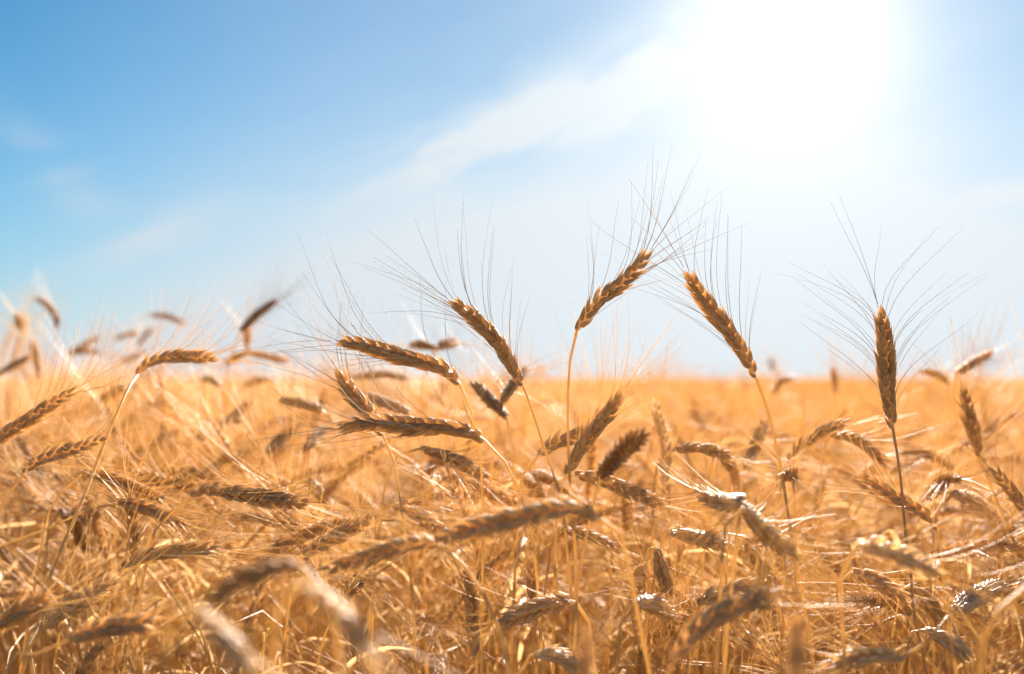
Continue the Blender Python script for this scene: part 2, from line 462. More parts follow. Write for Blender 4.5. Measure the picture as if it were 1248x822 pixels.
def hero(idx, label, d, ear, stem, group=None, away=0, true_len=0.086, roll=None, stem_d=None, lean=None, leaf=None, lod=0, r_stem=None, dark=False, dark_stem=False, shaded_brown=False, pale=False, **kw):
    """a stalk measured from the photograph. ear: places base to tip, stem: places from below the ear downward; d: distance in metres"""
    rng = np.random.default_rng(1000 + idx)
    L2 = np.linalg.norm(np.diff(np.array(ear, float), axis=0), axis=1).sum() * d / FPX
    dd = 0.0
    if away:
        dd = math.sqrt(max(0.0, true_len ** 2 - L2 ** 2)) * away
    n = len(ear)
    E = np.array([at(x, y, d + dd * i / (n - 1)) for i, (x, y) in enumerate(ear)])
    base = E[0]
    sd_ = stem_d if stem_d is not None else d
    S = [base]
    for i, (x, y) in enumerate(stem):
        S.append(at(x, y, d + (sd_ - d) * (i + 1) / len(stem)))
    last, prev = S[-1], S[-2] if len(S) > 1 else E[0] + (E[0] - E[1])
    slope = norm(last - prev)
    # run down to the soil, straightening on the way
    hx = np.clip(slope[0] / max(0.2, -slope[2]), -.7, .7); hy = np.clip(slope[1] / max(0.2, -slope[2]), -.3, .3)
    if lean is not None:
        hx = lean
    z0 = last[2]
    for f in (0.75, 0.45, 0.0):
        dz = z0 * (1 - f)
        k = dz * (1 - 0.38 * dz / z0)
        S.append(np.array([last[0] + hx * k * .8, last[1] + hy * k * .8, z0 * f]))
    root = S[-1].copy()
    e = bpy.data.objects.new('wheat_stalk', None); COL.objects.link(e)
    e.empty_display_size = 0.02
    e.location = root
    S = np.array(S) - root; E = E - root
    g, C = stem_geo(S, rng, r_top=r_stem or 0.0009 * rng.uniform(.95, 1.15), n=40)
    add_part('stem', g.mesh('stem', [M_STEM_DARK if dark_stem else M_STEM]), e)
    tdir = norm(E[-1] - E[0])
    side = norm(np.cross(tdir, FWD))
    rl = roll if roll is not None else rng.uniform(-0.6, 0.6)
    side = side * math.cos(rl) + np.cross(tdir, side) * math.sin(rl)
    kw['fat'] = kw.get('fat', 1.0) * (1.06 if idx < 7 else 0.98) * rng.uniform(.93, 1.05)
    if idx >= 7:
        kw.setdefault('awn_r', .00027); kw.setdefault('awn_keep', .95)
    gh, ga = ear_geo(E, side, rng, lod=lod, **kw)
    er = add_part('ear', gh.mesh('ear', [M_EAR_DARK if shaded_brown else M_EAR_PALE if pale else M_EAR]), e)
    if ga.n:
        add_part('awns', ga.mesh('awns', [M_AWN_DARK if dark else M_AWN]), er)
    for h in ([.50, .33] if leaf is None else leaf):
        i = int(np.argmin(abs(C[:, 2] - h - rng.uniform(-.04, .04))))
        lg = leaf_geo(C[i], rng.uniform(0, 6.28), rng, rng.uniform(.13, .2), rng.uniform(.003, .006), droop=rng.uniform(1.6, 3))
        add_part('leaf', lg.mesh('leaf', [M_LEAF]), e)
    e['label'] = label; e['category'] = 'wheat'
    e['group'] = group or 'ripe wheat stalks in the field'
    ALL_EARS.append((np.mean([p[0] for p in ear]), np.mean([p[1] for p in ear])))
    return e

#HEROES#

HERO = [
 # ---- the sharp ears against the sky
 ("sharp brown wheat ear leaning right, highest of all, on a thin curved stem", .76, [(703,403),(709,394),(727,369),(752,350),(776,327),(790,308)], [(697,424),(693,459),(692,519),(695,600),(702,696),(698,822)], dict(dark=True, spread=.42, up=.5, roll=.15)),
 ("sharp golden wheat ear tilting left under the sun, awns rising on both sides", .76, [(921,460),(904,428),(882,396),(854,361),(838,334)], [(928,480),(935,498),(941,519),(953,578),(965,657),(980,735)], dict(dark=True, spread=.55, up=.35, roll=0.0)),
 ("upright sharp wheat ear with awns fanned wide, on dark stem below the sun's right", .76, [(1088,522),(1084,494),(1080,450),(1077,402),(1072,380)], [(1091,540),(1098,586),(1104,657),(1110,696),(1114,755),(1125,800)], dict(dark=True, dark_stem=True, spread=1.55, up=.25, roll=0.0, awn_len=.088)),
 ("sharp golden wheat ear tilting left, tip just above horizon gap, awns streaming left and up", .76, [(637,470),(622,443),(604,415),(574,385),(551,368)], [(645,490),(655,520),(668,560),(683,605),(692,680)], dict(dark=True, spread=.6, up=.45, roll=.1)),
 ("sharp arching wheat ear pointing left above the horizon, long awns streaming up", .73, [(560,468),(543,452),(513,441),(470,429),(443,421),(414,417)], [(568,479),(577,512),(584,545),(588,600),(588,700),(587,783)], dict(dark=True, spread=.6, up=.75, roll=.5, awn_len=.082)),
 ("sharp leaning wheat ear crossing the horizon, lit from above, lower neighbour of the arching one", .77, [(467,531),(449,503),(428,479),(412,453)], [(476,549),(482,573),(491,633),(502,719),(507,821)], dict(dark=True, spread=.6, up=.4, roll=.4)),
 ("sharp wheat ear lying level, pointing left below the arching ear, shiny stem at right", .72, [(590,537),(576,529),(543,521),(498,519),(452,515),(415,520)], [(602,546),(616,564),(627,583),(639,617),(651,668),(659,774),(662,822)], dict(dark=True, spread=.45, up=.7, roll=.7)),
 ("grey knobbly wheat ear half hidden behind two sharp ears, pointing left", .95, [(499,503),(480,495),(462,488),(446,482)], [(508,520),(514,560),(516,620)], dict(dark=True, spread=.7, up=.2, away=1)),
 ("curved wheat ear nodding right on slanting stem, left of centre at the horizon", .90, [(168,456),(176,447),(190,439),(213,435),(237,435),(263,437)], [(161,466),(152,482),(131,531),(112,580),(92,630),(61,700),(45,770),(38,810)], dict(spread=.4, up=.6, roll=.4, r_stem=.0011, stem_d=.70)),
 # ---- far left, above and around the horizon
 ("blurred curved wheat ear, darkest and highest at the far left", 1.9, [(69,402),(69,390),(60,374),(44,363)], [(66,430),(62,480)], dict(shaded_brown=True, away=1)),
 ("small blurred wheat ear seen nearly end on at the left edge", 1.7, [(30,402),(26,396),(20,384)], [(28,420),(16,480)], dict(away=-1)),
 ("grey blurred wheat ear lying alone in the sky, pointing right, upper left", 2.3, [(182,384),(203,386),(225,395)], [(170,391),(161,410),(155,450)], dict(shaded_brown=True, away=1)),
 ("small blurred level wheat ear in the sky cluster, left of centre", 2.5, [(141,414),(155,408),(169,407)], [(132,425),(128,460)], dict(away=1)),
 ("blurred wheat ear slanting up to the right in the sky cluster", 2.4, [(167,423),(175,412),(185,400)], [(164,440),(162,470)], dict(away=1)),
 ("lowest blurred wheat ear of the sky cluster, pointing right", 2.3, [(146,441),(160,437),(176,429)], [(138,452),(134,480)], dict(away=1)),
 ("pale blurred wheat ear nodding right above the left horizon", 2.2, [(84,430),(102,421),(122,410)], [(76,445),(72,480)], dict(away=1)),
 ("pale blurred wheat ear below its nodding neighbour at the left horizon", 2.0, [(86,432),(104,428),(120,430)], [(78,450),(75,490)], dict(away=1)),
 ("tan blurred wheat ear leaning right at the far left horizon", 1.5, [(-4,458),(16,446),(38,434)], [(-16,480)], dict(away=1)),
 ("blurred upright wheat ear at far left, just over horizon", 1.6, [(48,462),(45,440),(39,415)], [(52,500)], dict()),
 ("blurred brown wheat ear pointing up right, on dark curved stem, left of centre", 1.45, [(293,404),(303,393),(318,380),(337,366)], [(286,420),(278,450),(270,500),(258,570)], dict(shaded_brown=True, dark=True, spread=.25, up=.4, away=1)),
 ("small blurred upright wheat ear right behind the brown slanting one", 1.9, [(300,428),(301,412),(301,398)], [(300,460)], dict(away=-1)),
 ("blurred wheat ear pointing left under the brown slanting one", 1.7, [(302,430),(290,434),(275,443)], [(306,445),(308,490)], dict(away=1)),
 ("blurred wheat ear pointing right, spread level above the horizon left of centre", 1.5, [(301,430),(325,434),(354,441)], [(290,440),(282,470)], dict(away=1)),
 ("blurred brown wheat ear crossing the horizon behind the curved nodding one", 1.35, [(152,472),(138,480),(122,488)], [(165,480),(172,520)], dict(away=1)),
 ("wheat ear at the left edge slanting up right, dark below, with long raised awns", .84, [(-22,548),(0,534),(30,515),(61,494),(92,475)], [(-40,570)], dict(spread=.5, up=.9)),
 ("wheat ear at left, second below horizon, slanting right with bright tips", .82, [(30,577),(44,564),(64,555),(95,545),(130,532)], [(18,592),(0,620),(-15,650)], dict(spread=.5, up=.7, roll=.3)),
 ("blurred dark wheat ear slanting up right in the field, left of centre", 1.25, [(255,525),(280,510),(309,488)], [(245,545),(240,600)], dict(away=1)),
 ("dim blurred wheat ear beneath the dark slanting one, left of centre", 1.3, [(250,520),(275,512),(295,512)], [(236,535),(230,590)], dict(away=1)),
 ("small blurred wheat ear leaning left, just inside the left part of the field", 1.4, [(210,495),(196,492),(182,490)], [(222,505),(226,560)], dict(away=1)),
 ("blurred stout wheat ear rising right beside a slim dark one, left of centre", 1.15, [(324,552),(340,538),(358,524)], [(315,575),(310,640)], dict(away=1)),
 ("slim dark blurred wheat ear, right one of the slanting pair left of centre", 1.2, [(373,549),(384,534),(398,521)], [(366,575),(360,640)], dict(away=1)),
 ("blurred wheat ear lying level pointing left, left of the sharp level ear", 1.1, [(392,500),(368,492),(343,488)], [(405,510),(412,560)], dict(away=1)),
 ("blurred wheat ear lit on top, near horizon left of the arching ear", 1.5, [(268,470),(256,462),(250,463)], [(282,470),(290,500)], dict(away=1)),
 ("small blurred wheat ear at the horizon, right of the brown slanting one", 1.7, [(330,462),(312,464),(300,470)], [(338,470)], dict(away=1)),
 # ---- centre, behind the sharp ears
 ("blurred brown wheat ear pointing right above the horizon, between the two sharp ears", 1.35, [(531,424),(545,419),(557,418)], [(527,432),(520,450),(516,470)], dict(away=1, true_len=.075)),
 ("blurred wheat ear pointing left behind the arching sharp ear's middle", 1.3, [(531,424),(516,421),(501,421)], [(535,445),(538,480)], dict(away=1, true_len=.075)),
 ("blurred wheat ear on the horizon behind the arching sharp ear, pointing left", 1.4, [(500,462),(465,457),(426,461)], [(515,470),(520,500)], dict()),
 ("brown dark wheat ear hanging left tipped, just right of the sharp leaning ear's stem", .95, [(617,508),(603,494),(590,480),(577,468)], [(619,522),(625,549),(626,620)], dict(shaded_brown=True, spread=.6, up=.3, away=1)),
 ("dark greyish wheat ear tucked against the sharp ear's base, tip curled right", .98, [(613,490),(622,474),(632,460),(641,450)], [(606,505),(600,560)], dict(spread=.8, up=.1, away=1)),
 ("wheat ear nodding right below the sharp level ear, rough husks catching light", .86, [(512,547),(537,555),(565,567),(592,582)], [(500,545),(485,555),(470,590),(462,650)], dict(spread=.5, up=.3)),
 ("brown wheat ear slanting right with fanned awns, left one of the crossed pair", .84, [(655,557),(676,541),(694,534),(720,520)], [(643,567),(634,590),(630,650)], dict(spread=.6, up=.6)),
 ("sharp brown wheat ear slanting up right, right one of the crossed pair at the horizon", .80, [(690,578),(700,560),(720,530),(742,502),(757,480)], [(684,595),(678,640),(676,720)], dict(spread=.7, up=.5, roll=.3)),
 ("blurred upright pale wheat ear right of the crossed pair, awns pointing straight up", .98, [(814,632),(811,590),(811,545),(803,510),(799,488)], [(818,655),(824,690),(831,719),(851,822)], dict(pale=True, spread=.35, up=.5, true_len=.12)),
 ("fat dark brown wheat ear pointing up right toward the viewer on reddish stem", .66, [(733,580),(745,566),(762,548),(786,528)], [(727,594),(714,657),(704,719),(700,790)], dict(shaded_brown=True, fluffy=.45, spread=.3, awn_keep=.1, fat=.82, away=-1)),
 ("wheat ear stretching right below the fat brown one, husks in a long braid", .84, [(700,578),(722,583),(741,588),(776,602),(812,617)], [(688,580),(672,592),(660,630),(655,700)], dict(spread=.5, up=.4, roll=.3)),
 ("brown blurred wheat ear drooping right, left of the fat brown one", .98, [(648,578),(664,582),(684,592),(703,604)], [(636,584),(628,610),(626,680)], dict(away=1)),
 ("small grey wheat ear hanging down, just left of the brown drooping ear", .95, [(636,580),(648,590),(658,602),(667,618)], [(622,580),(612,600),(610,660)], dict(away=1)),
 ("wheat ear reaching level right beyond the upright pale one, awns flying right", .92, [(820,549),(842,546),(868,549),(892,556)], [(808,556),(798,580),(795,650)], dict(spread=.5, up=.5)),
 ("dark blurred wheat ear rising right beside the sharp golden ear's stem", 1.05, [(908,572),(918,548),(926,530),(932,512)], [(904,590),(900,640)], dict(away=1)),
 ("dark drooping wheat ear hanging near the level ear's end, right of centre", .92, [(872,548),(884,560),(893,572),(898,590)], [(868,560),(862,620)], dict(away=1)),
 ("small dark wheat ear hanging under the fat brown one's right", .95, [(762,604),(764,616),(765,630),(764,644)], [(756,598),(748,620),(745,690)], dict(away=1)),
 # ---- right part near the horizon
 ("blurred small wheat ear pointing right above horizon, right of the fanned ear", 1.15, [(1166,455),(1178,447),(1192,439),(1208,430)], [(1163,466),(1164,500),(1168,560)], dict(spread=.5, up=.4, away=1)),
 ("blurred dark wheat ear standing at the right, bright husks glinting behind its top", .92, [(1193,556),(1188,535),(1180,505),(1173,474)], [(1200,575),(1219,621),(1235,672),(1247,719)], dict(spread=.35, up=.5, true_len=.09, r_stem=.0011)),
 ("blurred brown upright wheat ear breaking the horizon, left of the fanned ear", 1.7, [(1018,482),(1017,465),(1015,448)], [(1020,520)], dict()),
 ("tiny far wheat ear in the sky, just right of the sharp golden one", 3.2, [(942,452),(941,446),(938,438)], [(943,470)], dict(away=1)),
 ("blurred wheat ear bowing right on the horizon beyond the fanned ear", 1.5, [(1122,452),(1138,455),(1156,466)], [(1112,458),(1106,490)], dict(away=1)),
 ("blurred wheat ear bowing left at the horizon, right of the golden ear's stem", 1.6, [(965,462),(952,466),(942,480)], [(975,468),(980,510)], dict(away=1)),
 ("wheat ear curving up right, dark underneath, left of the fanned ear's stem", .92, [(961,560),(972,546),(988,535),(1010,522),(1035,513)], [(957,580),(955,640)], dict(spread=.5, up=.3)),
 ("shiny topped wheat ear bowing right just under the curving one", .95, [(1012,532),(1030,532),(1050,540),(1083,568)], [(1004,545),(1000,600)], dict(spread=.4, up=.4)),
 ("golden wheat ear slanting down right, crossed by the fanned ear's dark stem", .80, [(1142,645),(1130,630),(1106,615),(1080,600),(1049,579)], [(1146,662),(1150,720)], dict(spread=.5, up=.2, roll=.3)),
 ("pale curly wheat ear drooping right, husks lit along its back, right side", .88, [(1161,603),(1178,607),(1195,615),(1219,634)], [(1150,606),(1142,630),(1140,700)], dict(pale=True, spread=.9, up=.6, away=1)),
 ("dim wheat ear at the right edge slanting down out of frame", .85, [(1262,640),(1248,620),(1228,592),(1208,570)], [(1275,670)], dict(spread=.5, up=.3)),
 ("wheat ear seen end on with white awns bursting round a dark heart", .85, [(966,580),(962,578),(957,576)], [(968,600),(970,680)], dict(away=-1, spread=1.3, up=.1, awn_len=.06)),
 # ---- left lower field
 ("wheat ear bowing right over the left field, topmost of three arcs", .86, [(99,580),(113,579),(135,583),(160,593),(204,610)], [(88,586),(78,597),(60,624),(48,680)], dict(spread=.4, up=.3)),
 ("wheat ear stretching right behind the top arc, left field", .98, [(178,579),(207,574),(239,579),(268,583)], [(168,586),(160,600),(155,660)], dict(spread=.5, up=.4)),
 ("sharp long braided wheat ear pointing right, middle of the left field", .80, [(233,604),(244,599),(262,597),(287,601),(330,609),(376,614)], [(220,614),(205,630),(191,643),(178,690)], dict(spread=.3, up=.1, roll=.4)),
 ("wheat ear at the end of a long arched stem, drooping right, left field", .82, [(143,614),(158,615),(175,619),(198,628),(230,642)], [(128,616),(112,620),(76,636),(40,652),(0,668),(-30,700)], dict(spread=.5, up=.1, lean=-.2)),
 ("dull brown wheat ear hanging downward beside the long slanting stem, left field", .95, [(74,624),(84,632),(94,648),(103,670)], [(66,628),(58,650),(55,720)], dict(shaded_brown=True, spread=.7, up=.1, away=1)),
 ("pale wheat ear with bright flying awns, leaning right, lower left", .70, [(51,768),(70,750),(95,735),(120,718),(146,702)], [(40,785),(30,815)], dict(pale=True, spread=.3, up=.35)),
 ("wheat ear lying right beyond the pale leaning one, lower left", .78, [(150,692),(178,679),(217,671),(250,669),(272,670)], [(138,702),(128,730),(124,780)], dict(spread=.4, up=.3)),
 ("dim flattened wheat ear along the lower left edge", .62, [(-20,770),(8,756),(36,740),(62,728)], [(-34,790)], dict(spread=.4, up=.2)),
 ("blurred wheat ear stretching right over the bottom left, on low stem", .58, [(83,781),(104,773),(130,766),(158,762),(188,758)], [(60,790),(38,800),(10,815)], dict(spread=.3, up=.2)),
 ("wheat ear of loose bright curling awns, slanting right, centre left", .78, [(370,676),(390,664),(412,652),(432,642),(454,629)], [(360,690),(352,740)], dict(spread=.7, up=.8)),
 ("wheat ear drooping right above the blurred long ears, centre left", .84, [(474,618),(486,616),(503,623),(523,637),(543,650)], [(466,626),(458,650),(455,720)], dict(spread=.5, up=.3)),
 ("dim wheat ear bowing right, below the stems of the sharp trio", .95, [(539,585),(555,583),(575,588),(600,600),(630,615)], [(528,590),(520,620)], dict(spread=.5, up=.4)),
 ("small pale wheat ear hanging down right, left of the thin straight stem", .98, [(377,586),(384,594),(392,604),(403,618)], [(368,580),(358,600),(355,660)], dict(pale=True, away=1)),
 ("dark upright wheat ear low in centre, awns spread up like a brush", .78, [(580,803),(577,770),(574,730),(571,690)], [(581,822)], dict(spread=.7, up=.6, fat=.85)),
 ("slim upright wheat ear low in centre, right of the brush like one", .85, [(651,752),(649,728),(647,702),(645,678)], [(653,790)], dict(spread=.7, up=.5, fat=.8)),
 # ---- near blurred ears
 ("blurred long wheat ear lying left across the centre, white glint where its stem bends", .60, [(536,664),(520,661),(500,662),(459,675),(425,686),(392,697)], [(548,671),(574,700),(596,738),(615,789),(620,822)], dict(spread=.3, up=0, roll=.3, awn_len=.07, r_stem=.0011)),
 ("blurred long wheat ear arching level right of centre, above the glinting one", .56, [(728,631),(712,622),(690,620),(655,625),(620,634),(575,645),(533,657)], [(742,636),(757,655),(766,690)], dict(spread=.2, up=0, roll=.3, awn_keep=.5)),
 ("very blurred reddish brown wheat ear, closest on the left", .40, [(370,693),(345,690),(315,700),(284,712),(254,732)], [(392,706),(405,735),(412,790)], dict(shaded_brown=True, spread=.2, up=0, awn_keep=.15, fat=.7, stem_d=.38)),
 ("very blurred pale wheat ear sloping down right at bottom left", .34, [(240,742),(262,764),(285,790),(312,822)], [(222,728),(208,740),(204,800)], dict(pale=True, spread=.15, up=0, awn_keep=.7, fat=.62)),
 ("very blurred pale wheat ear curving down right at bottom, left of centre", .36, [(362,712),(385,722),(412,745),(440,780),(465,815)], [(350,712),(338,730),(334,800)], dict(pale=True, spread=.15, up=0, awn_keep=.7, fat=.62)),
 ("very blurred upright brown wheat ear at the bottom, right of centre", .42, [(716,850),(713,820),(712,790),(714,762)], [(717,880)], dict(spread=.2, awn_keep=.3, fat=.55)),
 ("very blurred upright brown wheat ear at the bottom, below the golden ear", .38, [(972,850),(970,815),(970,780),(972,752)], [(974,890)], dict(spread=.2, awn_keep=.3, fat=.6)),
 ("blurred wheat ear turned at a white glint, reaching left, right of centre", .62, [(905,612),(893,612),(874,610),(851,599)], [(906,622),(898,649),(893,700),(888,751),(884,800)], dict(pale=True, spread=.4, up=.2, away=1)),
 ("blurred pale wheat ear sloping down right from the white glint", .60, [(908,620),(922,638),(940,655),(962,672)], [(898,614),(884,640),(878,720)], dict(pale=True, spread=.4, up=.2, away=1)),
 ("blurred bright topped wheat ear bowing right on a grey hooked stem, lower right", .58, [(1041,668),(1060,666),(1085,674),(1112,684),(1146,700)], [(1030,678),(1025,704),(1026,760),(1030,822)], dict(pale=True, spread=.5, up=.2, r_stem=.0011)),
 ("brown wheat ear sloping down right beneath the bright topped one", .78, [(1039,697),(1055,703),(1075,712),(1106,732)], [(1028,696),(1020,715),(1018,780)], dict(spread=.4, up=.1)),
 ("brown wheat ear hanging down at centre right, left of the glint's slope", .72, [(908,655),(918,675),(932,697),(949,730)], [(900,640),(888,655),(884,730)], dict(spread=.4, up=.1)),
 ("large blurred wheat ear rising right out of the bottom, right of centre", .55, [(822,806),(838,782),(858,762),(888,744),(925,731),(950,722)], [(812,830)], dict(spread=.3, up=.2)),
 ("pale topped wheat ear bowing right just above the large blurred one", .72, [(852,739),(866,727),(886,722),(912,716),(938,713)], [(844,755),(840,810)], dict(pale=True, spread=.6, up=.5)),
 ("pale shiny wheat ear lying right, beneath the upright pale ear's stem", .80, [(811,650),(822,650),(840,654),(862,659),(888,665)], [(804,660),(800,700)], dict(pale=True, spread=.5, up=.1)),
 ("small dark drooping wheat ear with white curled awns, below centre right", .78, [(800,668),(804,684),(809,702),(814,722)], [(798,655),(790,670),(788,740)], dict(spread=.8, up=.1)),
 ("pale drooping wheat ear arching over the bottom, right of centre", .68, [(776,738),(790,735),(806,742),(822,756)], [(764,744),(757,757),(752,810)], dict(pale=True, spread=.3, up=.1, away=1)),
 ("brown wheat ear reaching right, seen beneath the long arching ear", .86, [(684,645),(700,648),(717,653),(735,660),(752,667)], [(674,652),(668,690)], dict(spread=.5, up=.1)),
 ("wheat ear of streaming white awns, pointing left, low in centre", .70, [(702,735),(680,735),(650,743),(608,760)], [(714,742),(722,790)], dict(spread=.3, up=.2)),
 ("pale wheat ear lying right along the bottom, low in centre", .66, [(650,799),(668,798),(686,803),(708,815)], [(640,810)], dict(pale=True, spread=.4, up=.2)),
 ("long pale wheat ear lying level at the bottom right, stem rising right", .62, [(1100,802),(1075,800),(1045,802),(1004,814)], [(1129,784),(1153,760),(1160,790)], dict(pale=True, spread=.4, up=.2)),
 ("pale wheat ear sloping down right with curled awns, bottom right", .72, [(1128,768),(1145,776),(1160,785),(1180,800)], [(1116,766),(1106,790)], dict(pale=True, spread=.8, up=.5)),
 ("dim wheat ear sloping right under the bright topped one's tip", .80, [(1112,712),(1124,724),(1136,740),(1148,760)], [(1102,708),(1094,740)], dict(spread=.4, up=.1)),
 ("short pale wheat ear slanting up right at the lower right edge", .74, [(1165,745),(1180,733),(1200,722),(1222,712)], [(1158,765)], dict(pale=True, spread=.5, up=.2, away=1)),
 ("wheat ear nodding out of the frame on a thick curved near stem, right edge", .48, [(1258,712),(1275,708),(1300,715),(1330,730)], [(1247,716),(1219,743),(1200,782),(1194,822)], dict(spread=.3, up=.1, r_stem=.0013)),
]
for i, (label, d, ear, stem, kw) in enumerate(HERO):
    hero(i, label, d, ear, stem, **kw)
N_HERO = len(HERO)

# ------------------------------------------------------------------ ordinary stalks: a few kinds, then copies
def plant_geo(seed, lod, height, bend, awns=True, leaves=2):
    """one whole plant at the origin leaning to +X; returns its four Geos"""
    rng = np.random.default_rng(seed)
    lean = rng.uniform(.02, .10)
    sl = height * 0.90
    P = [np.array([0, 0, 0.]), np.array([lean * .2, rng.uniform(-.01, .01), sl * .35]), np.array([lean * .55, rng.uniform(-.015, .015), sl * .68])]
    # neck bends over: direction turns from up towards bend (radians from vertical) at the ear tip
    p = P[-1].copy(); a = .12; steps = 7
    for i in range(steps):
        a = .12 + (bend * .62) * ((i + 1) / steps) ** 2
        p = p + np.array([math.sin(a), 0.0, math.cos(a)]) * sl * .32 / steps
        P.append(p.copy())
    E = [p.copy()]
    Le = rng.uniform(.078, .104)
    for i in range(5):
        a = bend * (.62 + .38 * (i + 1) / 5)
        p = p + np.array([math.sin(a), rng.uniform(-.05, .05), math.cos(a)]) * Le / 5
        E.append(p.copy())
    E = np.array(E); P = np.array(P)[::-1]
    g, C = stem_geo(P, rng, sides=7 if lod == 0 else (4 if lod == 1 else 3), n=(30, 14, 8)[lod])
    side = norm(rng.normal(size=3))
    segs = (6, 5, 3)[lod]
    gh, ga = ear_geo(E, side, rng, lod=lod, nodes=(None, None, 11)[lod], fat=(.74, .66, 1.0)[lod], spread=rng.uniform(.35, .75), up=rng.uniform(0.0, .35),
                     awn_keep=(1.0, 1.0, .9)[lod], awn_seg=segs, awn_len=rng.uniform(.085, .115), awn_r=(.0003, .00035, .0005)[lod])
    gl = []
    for k in range(leaves):
        h = (.55, .36, .2, .1)[k] * height / .75 + rng.uniform(-.03, .03)
        i = int(np.argmin(abs(C[:, 2] - h)))
        gl.append(leaf_geo(C[i], rng.uniform(0, 6.28), rng, rng.uniform(.12, .2), rng.uniform(.003, .006), droop=rng.uniform(1.4, 3), segs=(14, 7, 4)[lod]))
    return g, gh, ga, gl

BENDS = [.45, .9, 1.3, 1.6, 1.9, 1.2, 2.2, .75, 1.5, 2.5, 1.05, 1.75]
protos = []
for k, b in enumerate(BENDS):
    g, gh, ga, gl = plant_geo(50 + k, 0, 0.76, b)
    protos.append(dict(stem=g.mesh('stem', [M_STEM]), ear=gh.mesh('ear', [M_EAR]), awns=ga.mesh('awns', [M_AWN]), leaves=[x.mesh('leaf', [M_LEAF]) for x in gl], bend=b))

def make_plant(k):
    pr = protos[k]
    e = bpy.data.objects.new('wheat_stalk', None); COL.objects.link(e); e.empty_display_size = .02
    add_part('stem', pr['stem'], e)
    er = add_part('ear', pr['ear'], e)
    add_part('awns', pr['awns'], er)
    for lf in pr['leaves']:
        add_part('leaf', lf, e)
    e['category'] = 'wheat'; e['group'] = 'ripe wheat stalks in the field'
    return e

def copy_plant(src):
    r = src.copy(); COL.objects.link(r)
    for ch in src.children:
        c = ch.copy(); COL.objects.link(c); c.parent = r
        for g in ch.children:
            h = g.copy(); COL.objects.link(h); h.parent = c
    return r

rs = np.random.default_rng(7)
def top_limit(x, y):
    """how tall an ordinary plant may stand here: the crop's top, lower right under the lens"""
    return 0.80 if y > 1.0 else np.interp(y, [.3, .55, .8, 1.0], [.52, .60, .70, .77])

N_FILL = 300 - N_HERO
spots = []
tries = 0
while len(spots) < N_FILL and tries < 60000:
    tries += 1
    u = len(spots) / N_FILL
    y = rs.uniform(.62, 2.1) if rs.uniform() < .9 else rs.uniform(.45, .8)
    x = rs.uniform(-.58, .58) * y * 1.02
    if any((x - a) ** 2 + (y - b) ** 2 < .035 ** 2 for a, b in spots):
        continue
    spots.append((x, y))
made = {}
FILL = []
for i, (x, y) in enumerate(spots):
    k = int(rs.integers(len(BENDS)))
    if k in made:
        e = copy_plant(made[k])
    else:
        e = make_plant(k); made[k] = e
    zt = top_limit(x, y) * rs.uniform(.90, 1.04)
    topz = 0.76 * (.97 if BENDS[k] < 1.2 else .90)
    s = zt / topz
    e.location = (x, y, 0)
    e.rotation_euler = (0, 0, rs.uniform(0, 6.283))
    e.scale = (s, s, s)
    FILL.append((e, k))

# labels of the ordinary stalks: what they look like and what they stand beside
bpy.context.view_layer.update()
marks = [(703, 'the highest ear'), (880, 'the golden ear'), (1088, 'the fanned ear'), (637, 'the left tilting ear'), (560, 'the arching ear'),
         (150, 'the curved nodding ear'), (280, 'the slanting ear'), (20, 'the left edge'), (1190, 'the right edge'), (800, 'the upright pale ear'), (400, 'the sharp leaning ear'), (980, 'the sunlit gap')]
seen = {}
for e, k in FILL:
    ear = [c for c in e.children if c.name.startswith('ear')][0]
    bb = np.array([list(ear.matrix_world @ Vector(c)) for c in ear.bound_box]).mean(0)
    px, py, d = px_of(bb)
    rz = e.rotation_euler[2]
    b = BENDS[k]
    dx = math.cos(rz)
    shape = ('upright' if b < .8 else 'tilted' if b < 1.25 else 'level' if b < 1.7 else 'drooping')
    way = ('pointing right' if dx > .45 else 'pointing left' if dx < -.45 else 'seen end on')
    rowt = ('at the horizon' if py < 500 else 'below the horizon' if py < 545 else 'upper field' if py < 600 else 'mid field' if py < 670 else 'low down' if py < 750 else 'at the bottom')
    foc = 'sharp' if .66 < d < .9 else 'soft' if d < 1.3 else 'blurred'
    ref = min(marks, key=lambda m: abs(m[0] - px))
    where = ('left of ' if px < ref[0] - 8 else 'right of ' if px > ref[0] + 8 else 'below ') + ref[1]
    e['label'] = f"{foc} {shape} wheat ear {way} {rowt}, {where}"
    seen.setdefault(e['label'], []).append(e)
size_words = ['nearest', 'second nearest', 'third nearest', 'fourth nearest', 'fifth nearest']
for lab, es in seen.items():
    if len(es) > 1:
        es.sort(key=lambda o: o.location.y)
        for e, w in zip(es, size_words):
            e['label'] = lab.replace(' wheat ear', ' wheat ear, ' + w + ',', 1)
            e['label'] = ' '.join(e['label'].split()[:16]).rstrip(',')

